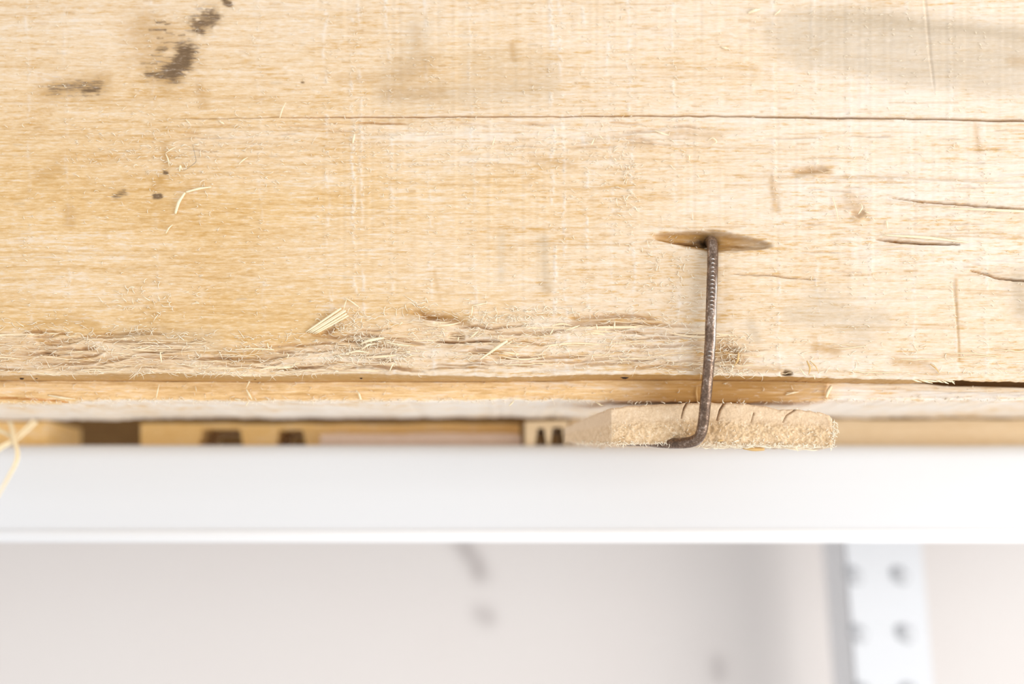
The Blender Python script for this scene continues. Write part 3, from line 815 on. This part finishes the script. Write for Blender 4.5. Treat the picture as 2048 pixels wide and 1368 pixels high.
splinter([(945, 612), (944, 625), (942, 634)], 1.6, [3, 7, 2])
splinter([(1130, 662), (1146, 657), (1160, 652)], 1.8, [3, 8, 9])
splinter([(1100, 670), (1107, 658)], 1.6, [3, 9])
splinter([(1194, 660), (1192, 650)], 1.6, [3, 7])
splinter([(1228, 658), (1229, 644)], 1.8, [3, 7])
splinter([(1012, 690), (1025, 683)], 1.8, [3, 9])
splinter([(535, 686), (538, 698)], 1.5, [3, 6])
splinter([(575, 718), (579, 712), (574, 706)], 1.3, [3, 7, 4])
splinter([(553, 737), (570, 735), (588, 734)], 3.0, [3, 6, 3])
splinter([(720, 690), (732, 684), (750, 680), (770, 676)], 3.6, [3, 10, 11, 4], taper=(.4, 1, .3))
splinter([(722, 700), (738, 690), (752, 688)], 2.6, [4, 12, 6])
splinter([(690, 708), (715, 702), (740, 706)], 2.2, [3, 8, 5])
splinter([(770, 684), (795, 690), (830, 693)], 1.8, [3, 7, 3])
splinter([(800, 650), (806, 645)], 1.8, [3, 6])
splinter([(780, 744), (788, 728), (795, 732)], 1.6, [3, 7, 5])
splinter([(1612, 722), (1618, 738), (1616, 750)], 2.6, [6, 12, 5], mat=M_tanfib)
splinter([(1618, 722), (1630, 736), (1636, 748)], 1.3, [6, 14, 6], mat=M_tanfib)
splinter([(1598, 736), (1606, 748), (1614, 752)], 1.6, [4, 8, 3])
splinter([(1618, 750), (1628, 752), (1630, 759)], 1.6, [4, 8, 3])
splinter([(1858, 728), (1872, 740), (1878, 748)], 1.8, [3, 8, 3], mat=M_tanfib)
splinter([(1476, 705), (1474, 722), (1468, 732)], 2.6, [4, 8, 3], mat=M_tanfib)
splinter([(386, 290), (392, 312), (395, 326), (372, 342), (358, 346)], .55, [2, 5, 5, 4, 2], mat=M_fuzz, name='hair', n=20)
# shreds that bridge the gap on the right
for k, (xa, ya, xb, yb) in enumerate(((1822, 757, 1846, 764), (1838, 758, 1868, 766), (1870, 758, 1890, 765), (1884, 760, 1900, 767), (1900, 757, 1912, 768), (1846, 759, 1885, 763), (1890, 760, 1912, 763))):
    splinter([(xa, ya), ((xa + xb) / 2, (ya + yb) / 2 + 1), (xb, yb)], 1.9, [0, 1, -3], base=-4)

# ------------------------------------------------------------------ deck board below the plank
D_DECK = 0.0112; D_DB = 0.066
us2 = np.concatenate([np.arange(-330, 0, 11), np.arange(0, 2050, 3.0), np.arange(2060, 2390, 11)])
top_y = np.interp(us2, [-400, 0, 250, 500, 900, 1100, 1200, 1400, 1600, 1850, 1905, 2048, 2400], [759, 759, 760, 762, 761, 760, 758, 758, 760, 766, 771, 774, 778]) + (vnoise(us2 / 40, us2 * 0, 300) - .5) * 2
bot_y = np.interp(us2, [-400, 0, 110, 150, 300, 500, 900, 1150, 1300, 1450, 1640, 1670, 1800, 2400], [806, 806, 806, 803, 800, 803, 801, 800, 803, 805, 804, 800, 799, 800]) + (vnoise(us2 / 12, us2 * 0 + 3, 301) - .5) * 2.4 + (vnoise(us2 / 40, us2 * 0 + 3, 302) - .5) * 2.4
rows = []; at = {k: [] for k in ('dark', 'grey', 'tan', 'pale')}
def addrow(p, **kw):
    rows.append(p)
    for k in at: at[k].append(np.broadcast_to(np.asarray(kw.get(k, 0.0), float), us2.shape))
pt = P(us2, top_y, D_DECK)
p = pt.copy(); p[:, 1] = D_DB; addrow(p, dark=.35)  # deck top darkened to paint the shade inside the gap
p = pt.copy(); p[:, 1] = 0.022; addrow(p, dark=.2)
NF = 24
for k, t in enumerate(np.linspace(0, 1, NF)):
    y = top_y * (1 - t) + bot_y * t
    h = (fbm(us2 / 150, y / 8, 310, 3) - .5) * 2.5 + (fbm(us2 / 60, y / 3, 315, 2) - .5) * 1.5
    h = h - 4 * max(0, (0.06 - t) / .06) - 3 * max(0, (t - .93) / .07)
    split = np.exp(-((y - np.interp(us2, [-400, 20, 100, 160], [795, 795, 800, 806])) / 1.8) ** 2) * (us2 < 175)
    h = h - 9 * split
    end = np.exp(-((us2 - 1653) / 5) ** 2) * (t < .92)
    h = h - 3.0 * sm(1650, 1656, us2)
    p = P(us2, y, D_DECK); p[:, 1] -= h * S
    nail = sm(1180, 1380, us2) * (1 - sm(1500, 1652, us2) * 0.55) * (us2 < 1655)
    tan = 1.0 * nail * (0.55 + 0.8 * fbm(us2 / 60, y / 3.5, 320, 3)) + (us2 < 1655) * (0.15 * sm(.5, .7, fbm(us2 / 110, y / 4, 323, 3)))  # browner towards the nail
    pale = np.clip(0.55 * sm(1655, 1700, us2) + 0.5 * sm(1655, 1665, us2) * sm(.25, .55, t + .12 * (fbm(us2 / 120, y / 9, 330) - .5)) + 0.85 * sm(.93, 1.0, t) * (us2 > 150), 0, 1)
    addrow(p, tan=np.clip(tan, 0, 1) * (1 - .8 * (us2 > 1655)), pale=pale)
pb = rows[-1].copy()
NU = 14
for k, t in enumerate(np.linspace(0, 1, NU)[1:]):
    p = pb.copy(); p[:, 1] = pb[:, 1] * (1 - t) + D_DB * t
    p[:, 2] += (np.interp(us2, [0, 2048], [0, 0])) + (fbm(us2 / 200, us2 * 0 + t * 3, 340) - .5) * 4 * S * min(1, t * 4)
    smear = sm(.52, .72, fbm(us2 / 140, us2 * 0 + t * 7, 345, 3))
    addrow(p, pale=0.94 - .12 * smear, grey=0.10 * smear, tan=0.10 * (1 - sm(.0, .12, np.full(us2.shape, t))))
p = pt.copy(); p[:, 1] = D_DB
R = np.stack(rows); nrr, ncc = R.shape[:2]
i = np.arange(nrr * ncc).reshape(nrr, ncc)
q = [grid_quads(nrr, ncc), np.stack([i[-1, :-1], i[0, :-1], i[0, 1:], i[-1, 1:]], -1)]
deck = mesh_np('deck_board', R.reshape(-1, 3), np.concatenate(q), M_deck, crate, attrs={k: np.concatenate(v) for k, v in at.items()},
               extra=[list(i[:, 0]), list(i[::-1, -1])])
deck['label'] = 'thin deck board below the plank, browner near the nail and whitish underneath'
es = deck.modifiers.new('edges', 'EDGE_SPLIT'); es.split_angle = math.radians(60)
def dsp(path, rad, lift, mat=None, **kw):
    return splinter(path, rad, lift, parent=deck, mat=mat or M_splinter, d=D_DECK, **kw)
dsp([(313, 797), (318, 783), (322, 768)], 1.7, [3, 12, 14])
dsp([(391, 772), (395, 784)], 1.5, [3, 8])
dsp([(507, 753), (500, 766), (494, 778)], 1.8, [16, 14, 10])
dsp([(494, 779), (499, 788), (505, 800)], 2.4, [10, 9, 4])
dsp([(470, 798), (484, 800)], 2.0, [4, 6])
dsp([(492, 812), (500, 800)], 1.4, [4, 6])
dsp([(712, 780), (719, 788), (722, 800)], 2.6, [8, 10, 4], taper=(.3, .9, 1))
dsp([(1018, 812), (1028, 803)], 2.2, [4, 8])
dsp([(1190, 803), (1202, 812), (1207, 811)], 2.0, [4, 12, 12])
dsp([(1651, 796), (1655, 782), (1662, 772)], 4.2, [4, 8, 8], taper=(.5, 1, .7))
dsp([(1570, 790), (1583, 786), (1598, 784)], 2.6, [3, 6, 3])
dsp([(1572, 786), (1590, 783)], 1.5, [3, 5])
dsp([(1446, 768), (1455, 766)], 1.3, [3, 4])
dsp([(1395, 808), (1392, 785), (1394, 770)], 2.0, [3, 5, 3], mat=M_tanfib)
dsp([(95, 790), (130, 796), (152, 798)], 3.0, [1, 4, 1])
fzd = Tubes()
for k in range(650):
    u = random.uniform(0, 2048); onedge = random.random() < .7
    yb = float(np.interp(u, us2, bot_y)); yt = float(np.interp(u, us2, top_y))
    if 1220 < u < 1650 and random.random() < .6: continue
    v = yb + random.gauss(0, 1.5) if onedge else random.uniform(yt, yb)
    L = random.uniform(3, 13); ang = random.choice([0, math.pi]) + random.gauss(0, .5) if random.random() < .75 else random.uniform(0, 6.28)
    t = np.linspace(0, 1, 4); a = ang + random.gauss(0, .9) * t
    p = P(u + L * t * np.cos(a), v + L * t * np.sin(a), D_DECK); p[:, 1] -= (1 + 3 * np.sin(np.pi * t)) * S
    fzd.add(p, random.uniform(.4, 1.0) * S * (1 - .7 * t), 3)
fd = fzd.build('fuzz', M_fibre, deck); fd['kind'] = 'stuff'

# unseen board added behind the plank to keep the gap on the right dark
def slab(name, x0, x1, y0, y1, da, db, mat, parent=crate, ax=None, notch=None, n=60, wob=1.5, seed=0):
    """a board seen from the front between pixel bounds at depth da, thickness to db; notch: list of (xa, xb, ytop) cut in the lower edge"""
    xs_ = np.linspace(x0, x1, n); tp = y0 + (vnoise(xs_ / 50, xs_ * 0 + seed, 400) - .5) * wob * 2; bt = np.full(n, float(y1))
    for (xa, xb, yy) in (notch or []):
        k = np.clip(np.minimum(xs_ - xa, xb - xs_) / 5, 0, 1); bt = bt * (1 - k) + yy * k
    rr = []
    pf_t, pf_b = P(xs_, tp, da), P(xs_, bt, da)
    for t in np.linspace(0, 1, 6): rr.append(pf_t * (1 - t) + pf_b * t)
    b1 = pf_b.copy(); b1[:, 1] = db; b0 = pf_t.copy(); b0[:, 1] = db
    rr += [b1, b0]
    A = np.stack(rr); m_, n_ = A.shape[:2]; i = np.arange(m_ * n_).reshape(m_, n_)
    o = mesh_np(name, A.reshape(-1, 3), np.concatenate([grid_quads(m_, n_), np.stack([i[-1, :-1], i[0, :-1], i[0, 1:], i[-1, 1:]], -1)]), mat, parent, extra=[list(i[:, 0]), list(i[::-1, -1])])
    e = o.modifiers.new('edges', 'EDGE_SPLIT'); e.split_angle = math.radians(50)
    return o
slab('gap_shade_board', -330, 2390, -200, 790, 0.0162, 0.022, M_dark)

# slats under the deck board, deep in the shade (resting on the shelf)
def slat(x0, x1, y0, mat, da, db, notch=None, n=40, y1=None, label=None):
    zfl = float(zt)
    o = slab('slat', x0, x1, y0, 889 if y1 is None else y1, da, db, mat, notch=notch, n=n)
    if label: o['label'] = label
    return o
DS = 0.068
ysh = lambda d: 1050 - (1050 - 889.0) * (D0 + D_BEAM) / (D0 + d)
slat(-330, 92, 843, M_slat, DS, 0.10, y1=ysh(DS), label='short slat end at the left under the deck board')
slat(281, 1040, 847, M_slat, DS + .006, 0.10, notch=[(398, 486, 858), (552, 612, 860)], n=160, y1=ysh(DS + .006), label='orange slat with two notches in its lower edge')
slat(640, 1042, 868, M_slatpale, DS, DS + .0055, n=60, y1=ysh(DS), label='low pinkish slat in front of the notched slat')
slat(1050, 1136, 842, M_slattan, DS - .004, 0.09, notch=[(1070, 1094, 856), (1100, 1130, 854)], n=60, y1=ysh(DS - .004), label='short pale slat end with two slots beside the wooden block')
slat(1140, 2390, 840, M_slattan, DS, 0.10, n=120, y1=ysh(DS), label='smooth tan slat at the right under the deck board')
slab('back_shade_board', -330, 2390, 800, ysh(0.13), 0.130, 0.140, M_dark)  # dark back added so the space under the deck looks shaded

# frayed tuft hanging over the shelf edge at the left
tt_ = Tubes()
for pts, rd, lf in (([(20, 842), (38, 866), (46, 884), (60, 905), (62, 925), (40, 965), (15, 1010)], 4.5, [0, 40, 60, 80, 90, 90, 90]),
                    ([(-30, 850), (20, 868), (46, 884)], 7.0, [0, 20, 55]),
                    ([(46, 884), (28, 895), (5, 912), (-20, 940)], 5.0, [55, 70, 70, 60]),
                    ([(70, 842), (60, 862), (46, 884)], 6.0, [0, 30, 55])):
    pts = np.array(pts, float); sg = np.concatenate([[0], np.cumsum(np.linalg.norm(np.diff(pts, axis=0), axis=1))]); sg /= sg[-1]
    t = np.linspace(0, 1, 24)
    kk = np.hanning(7); kk /= kk.sum()
    sp = [np.convolve(np.pad(np.interp(t, sg, c_), 3, 'edge'), kk, 'valid') for c_ in (pts[:, 0], pts[:, 1], np.array(lf, float))]
    for o_ in (-.5, .5):
        p = P(sp[0] + o_ * rd, sp[1] + o_ * rd * .5, 0.048); p[:, 1] -= sp[2] * S
        tt_.add(p, rd * .7 * S * np.interp(t, [0, .5, 1], [1, .8, .35]), 6)
tuft = tt_.build('fibre_tuft', M_splinter)
tag(tuft, 'frayed tuft of yellow wood fibres hanging over the white shelf edge', 'wood fibre')

# grit caught in the gap
for (x, y, r_) in ((1250, 753, 9), (1308, 752, 3), (44, 757, 4), (73, 757, 2), (510, 758, 3), (722, 757, 2.5)):
    v = []; f = []
    nla, nlo = 5, 8
    rr_ = np.random.default_rng(int(x))
    c0 = P(x, y, 0.006)
    for a in range(nla + 1):
        for b in range(nlo):
            th = math.pi * a / nla; ph = 2 * math.pi * b / nlo
            k = r_ * S * (0.75 + .4 * rr_.random())
            v.append(c0 + k * np.array([math.sin(th) * math.cos(ph) * 1.2, math.sin(th) * math.sin(ph), 0.55 * math.cos(th)]))
    for a in range(nla):
        for b in range(nlo):
            f.append([a * nlo + b, (a + 1) * nlo + b, (a + 1) * nlo + (b + 1) % nlo, a * nlo + (b + 1) % nlo])
    mesh_np('grit', np.array(v), f, M_black, plank)

# ------------------------------------------------------------------ the sawn block held by the nail
DBK = 0.0065
LW, FW = 26, 300
s_left = np.linspace(0, 1, LW, endpoint=False); s_front = np.linspace(1222, 1667, FW); NRB = 64
colx = np.concatenate([1128 + (1222 - 1128) * s_left, s_front]); cold = np.concatenate([DBK + 0.024 * (1 - s_left), np.full(FW, DBK)])
ctop = np.interp(colx, [1128, 1150, 1185, 1222, 1260, 1330, 1400, 1470, 1530, 1560, 1600, 1640, 1660, 1667], [856, 846, 830, 817, 812, 808, 805, 806, 812, 819, 819, 825, 831, 840])
cbot = np.interp(colx, [1128, 1150, 1222, 1300, 1400, 1560, 1640, 1667], [884, 885, 887, 887, 888, 890, 891, 893])
ctop = ctop + (vnoise(colx / 9, colx * 0, 500) - .5) * 2.0; cbot = cbot + (vnoise(colx / 6, colx * 0, 501) - .5) * 3
tt = np.linspace(0, 1, NRB)[:, None]
BX = np.broadcast_to(colx, (NRB, len(colx))); BY = ctop * (1 - tt) + cbot * tt
isf = sm(1205, 1240, BX)
rough_ = sm(.30, .55, tt + .2 * (fbm(BX / 60, BY / 20, 510) - .5))
hb = isf * ((fbm(BX / 7, BY / 5, 520, 3) - .5) * (1.5 + 5 * rough_) + (vnoise(BX / 3.2, BY / 2.8, 524) - .5) * (.6 + 2.2 * rough_) + (fbm(BX / 90, BY / 30, 528) - .5) * 8)
hb = hb - 3 * (1 - sm(0, .05, tt)) - 3 * sm(.95, 1, tt) + 6 * np.exp(-((tt - .62) / .22) ** 2) * isf
hb = hb - 7 * sm(1655, 1668, BX)
def bcrack(pts, wd, dp):
    global hb
    d, t = dist_poly(BX, BY, pts); hb = hb - dp * np.exp(-(d / wd) ** 2) * (1 - .6 * t)
bcrack([(1374, 806), (1368, 816), (1363, 836)], 1.2, 22)
bcrack([(1450, 804), (1440, 820), (1434, 840)], 1.5, 26)
bcrack([(1508, 826), (1502, 845)], 1.0, 10)
bcrack([(1590, 820), (1574, 830), (1566, 844)], 1.1, 12)
Bp = P(BX, BY, np.broadcast_to(cold, BX.shape)); Bp[..., 1] -= hb * S
btan = np.clip(0.75 * np.exp(-(((BX - 1385) / 22) ** 2 + ((BY - 870) / 22) ** 2)) + 0.5 * np.exp(-(((BX - 1432) / 26) ** 2 + ((BY - 858) / 20) ** 2)) + .2 * np.exp(-(((BX - 1340) / 60) ** 2 + ((BY - 815) / 10) ** 2)), 0, .9)
bpale = np.clip(.35 * (1 - isf) + .35 * sm(.96, 1, tt) + .45 * (1 - rough_), 0, 1) * np.ones(BX.shape)
nb = len(colx)
back = []
bkx = Bp[0].copy(); bkx[:, 1] = np.maximum(Bp[0][:, 1], DBK + 0.016); bky = Bp[-1].copy(); bky[:, 1] = np.maximum(Bp[-1][:, 1], DBK + 0.016)
bkx[:LW, 1] = np.maximum(bkx[:LW, 1], DBK + .024); bky[:LW, 1] = np.maximum(bky[:LW, 1], DBK + .024)
bkx[:, 0] += 0; 
AB = np.concatenate([bkx[None], Bp, bky[None]])
i = np.arange(AB.shape[0] * nb).reshape(AB.shape[0], nb)
q = [grid_quads(AB.shape[0], nb), np.stack([i[-1, :-1], i[0, :-1], i[0, 1:], i[-1, 1:]], -1)]
z1 = np.zeros((1, nb))
block = mesh_np('wood_block', AB.reshape(-1, 3), np.concatenate(q), M_end, None,
                attrs={'tan': np.concatenate([z1, btan, z1]), 'pale': np.concatenate([z1 + .3, bpale, z1 + .9])}, extra=[list(i[:, 0]), list(i[::-1, -1])])
tag(block, 'sawn wooden block with fuzzy cracked end grain, held under the crate by the bent nail', 'wood block')
fb = Tubes()
for k in range(420):
    u = random.uniform(1150, 1668); edge = random.random()
    yb = float(np.interp(u, colx, cbot)); yt = float(np.interp(u, colx, ctop)); dd = DBK if u > 1222 else DBK + .024 * (1222 - u) / 94
    if edge < .62: v = yb + random.gauss(-2, 2.0); ang = random.uniform(0.2, 2.9)
    elif edge < .70: v = yt + random.gauss(0, 1.5); ang = random.uniform(0, 6.28)
    elif edge < .82: u = 1664 + random.gauss(0, 3); v = random.uniform(838, 890); ang = random.gauss(0, .8)
    else: v = random.uniform(yt + 30, yb); ang = random.uniform(0, 6.28)
    L = random.uniform(3, 11); t = np.linspace(0, 1, 4); a = ang + random.gauss(0, .8) * t
    p = P(u + L * t * np.cos(a), v + L * t * np.sin(a), dd); p[:, 1] -= (3 + 4 * np.sin(np.pi * t)) * S
    fb.add(p, random.uniform(.5, 1.2) * S * (1 - .7 * t), 3)
for k in range(240):                                       # matted fibres under the right half of the block
    u = random.uniform(1400, 1625); v = random.gauss(888, 4); L = random.uniform(12, 50); t = np.linspace(0, 1, 6)
    p = P(u + L * t, v + random.uniform(-3, 4) * t + 1.5 * np.sin(6 * t + k), DBK + random.uniform(0, .010)); p[:, 1] -= 4 * np.sin(np.pi * t) * S
    fb.add(p, random.uniform(.6, 1.6) * S * np.clip(np.sin(np.pi * (t * .9 + .05)), .1, 1), 4, .6)
fbo = fb.build('fuzz', M_fibre, block); fbo['kind'] = 'stuff'
ch = splinter([(1484, 895), (1505, 899), (1530, 898)], 4.6, [2, 4, 2], parent=block, mat=M_tanfib, d=DBK + .002, taper=(.7, 1, .8), n=8)
ch['label'] = 'small tan chip hanging under the block'
splinter([(1584, 888), (1592, 898), (1596, 903)], 2.2, [2, 4, 2], parent=block, mat=M_splinter, d=DBK + .002, n=8)
splinter([(1434, 882), (1446, 881)], 2.2, [6, 6], parent=block, mat=M_tanfib, d=DBK, n=6)

# ------------------------------------------------------------------ the bent nail
path = np.array([(1425, 474, -62), (1424, 478, -30), (1423.5, 481, -6), (1423, 486, 7), (1423, 496, 14), (1423, 515, 19), (1422, 545, 23), (1420, 590, 27), (1418, 640, 30), (1416, 690, 32), (1413, 740, 30), (1410, 790, 18), (1408, 830, 4), (1406.5, 850, -3), (1403, 868, -9), (1397, 878, -16), (1386, 882.5, -26), (1372, 884, -38), (1350, 883, -62), (1325, 880, -84), (1300, 876, -100), (1240, 874, -112)])
seg = np.concatenate([[0], np.cumsum(np.linalg.norm(np.diff(path, axis=0), axis=1))])
ns = 720
tq = np.linspace(0, seg[-1], ns)
px = np.column_stack([np.interp(tq, seg, path[:, k]) for k in range(3)])
ker = np.hanning(31); ker /= ker.sum()
pad = np.pad(px, ((15, 15), (0, 0)), 'edge')
px = np.column_stack([np.convolve(pad[:, k], ker, 'valid') for k in range(3)])
C = P(px[:, 0], px[:, 1], 0.0); C[:, 1] -= px[:, 2] * S
tg = np.gradient(C, axis=0); tg /= np.linalg.norm(tg, axis=1)[:, None]
# parallel-transport frame, first axis towards the camera
a0 = np.array([0, 0, -1.0]); A_ = np.zeros_like(C)
for k in range(ns):
    a0 = a0 - tg[k] * a0.dot(tg[k]); a0 /= np.linalg.norm(a0); A_[k] = a0
B_ = np.cross(tg, A_)
sd = 40
th = np.arange(sd) * 2 * math.pi / sd
fr_dir = np.arctan2(-B_[:, 1], -A_[:, 1])                      # angle that faces the camera
rad = 11.2 * (1 + 0.05 * (fbm(tq / 60, tq * 0, 600) - .5))
TH = th[None] * np.ones((ns, 1)); Rr = rad[:, None] * np.ones((1, sd))
rel = np.angle(np.exp(1j * (TH - fr_dir[:, None])))
pyy = px[:, 1]
cool = np.where((pyy > 524) & (pyy < 632), 1.0, 0) + np.where((pyy > 700) & (pyy < 730), .6, 0)
tooth = np.maximum(0, np.sin(2 * math.pi * pyy / 8.3)) ** 1.5
sgn = 1.0 if np.cross(A_[ns // 2], tg[ns // 2]).dot([1, 0, 0]) < 0 else -1.0
Rr += (cool * tooth)[:, None] * 4.2 * np.exp(-((rel - sgn * 0.15) / .24) ** 2)
Rr -= cool[:, None] * 0.9 * np.exp(-((rel - sgn * 0.15) / .42) ** 2)
Rr += (fbm(TH * 2 + 20, tq[:, None] / 9 * np.ones((1, sd)), 610, 3) - .5) * 0.9
wear_glint = 0.95 * (cool * tooth ** 1.5)[:, None] * np.exp(-((rel - sgn * 0.15) / .20) ** 2)
wear_glint = np.maximum(wear_glint, 0.75 * (sm(548, 590, pyy) * (1 - sm(690, 740, pyy)))[:, None] * np.exp(-((rel + sgn * 0.80) / .20) ** 2) * (.5 + fbm(TH * 3, tq[:, None] / 30 * np.ones((1, sd)), 620, 2)))  # highlight painted along one flank of the shank
wear_glint = np.clip(wear_glint, 0, 1)
ring = C[:, None] + (Rr * S)[..., None] * (np.cos(TH)[..., None] * A_[:, None] + np.sin(TH)[..., None] * B_[:, None])
i = np.arange(ns * sd).reshape(ns, sd); j = np.roll(i, -1, 1)
nail = mesh_np('bent_nail', ring.reshape(-1, 3), np.stack([i[:-1], j[:-1], j[1:], i[1:]], -1).reshape(-1, 4), M_rust, None, attrs={'wear_glint': wear_glint}, extra=[list(i[0][::-1]), list(i[-1])])
tag(nail, 'rusty bent nail with ridged shank sticking out of the plank and hooked under the block', 'nail')
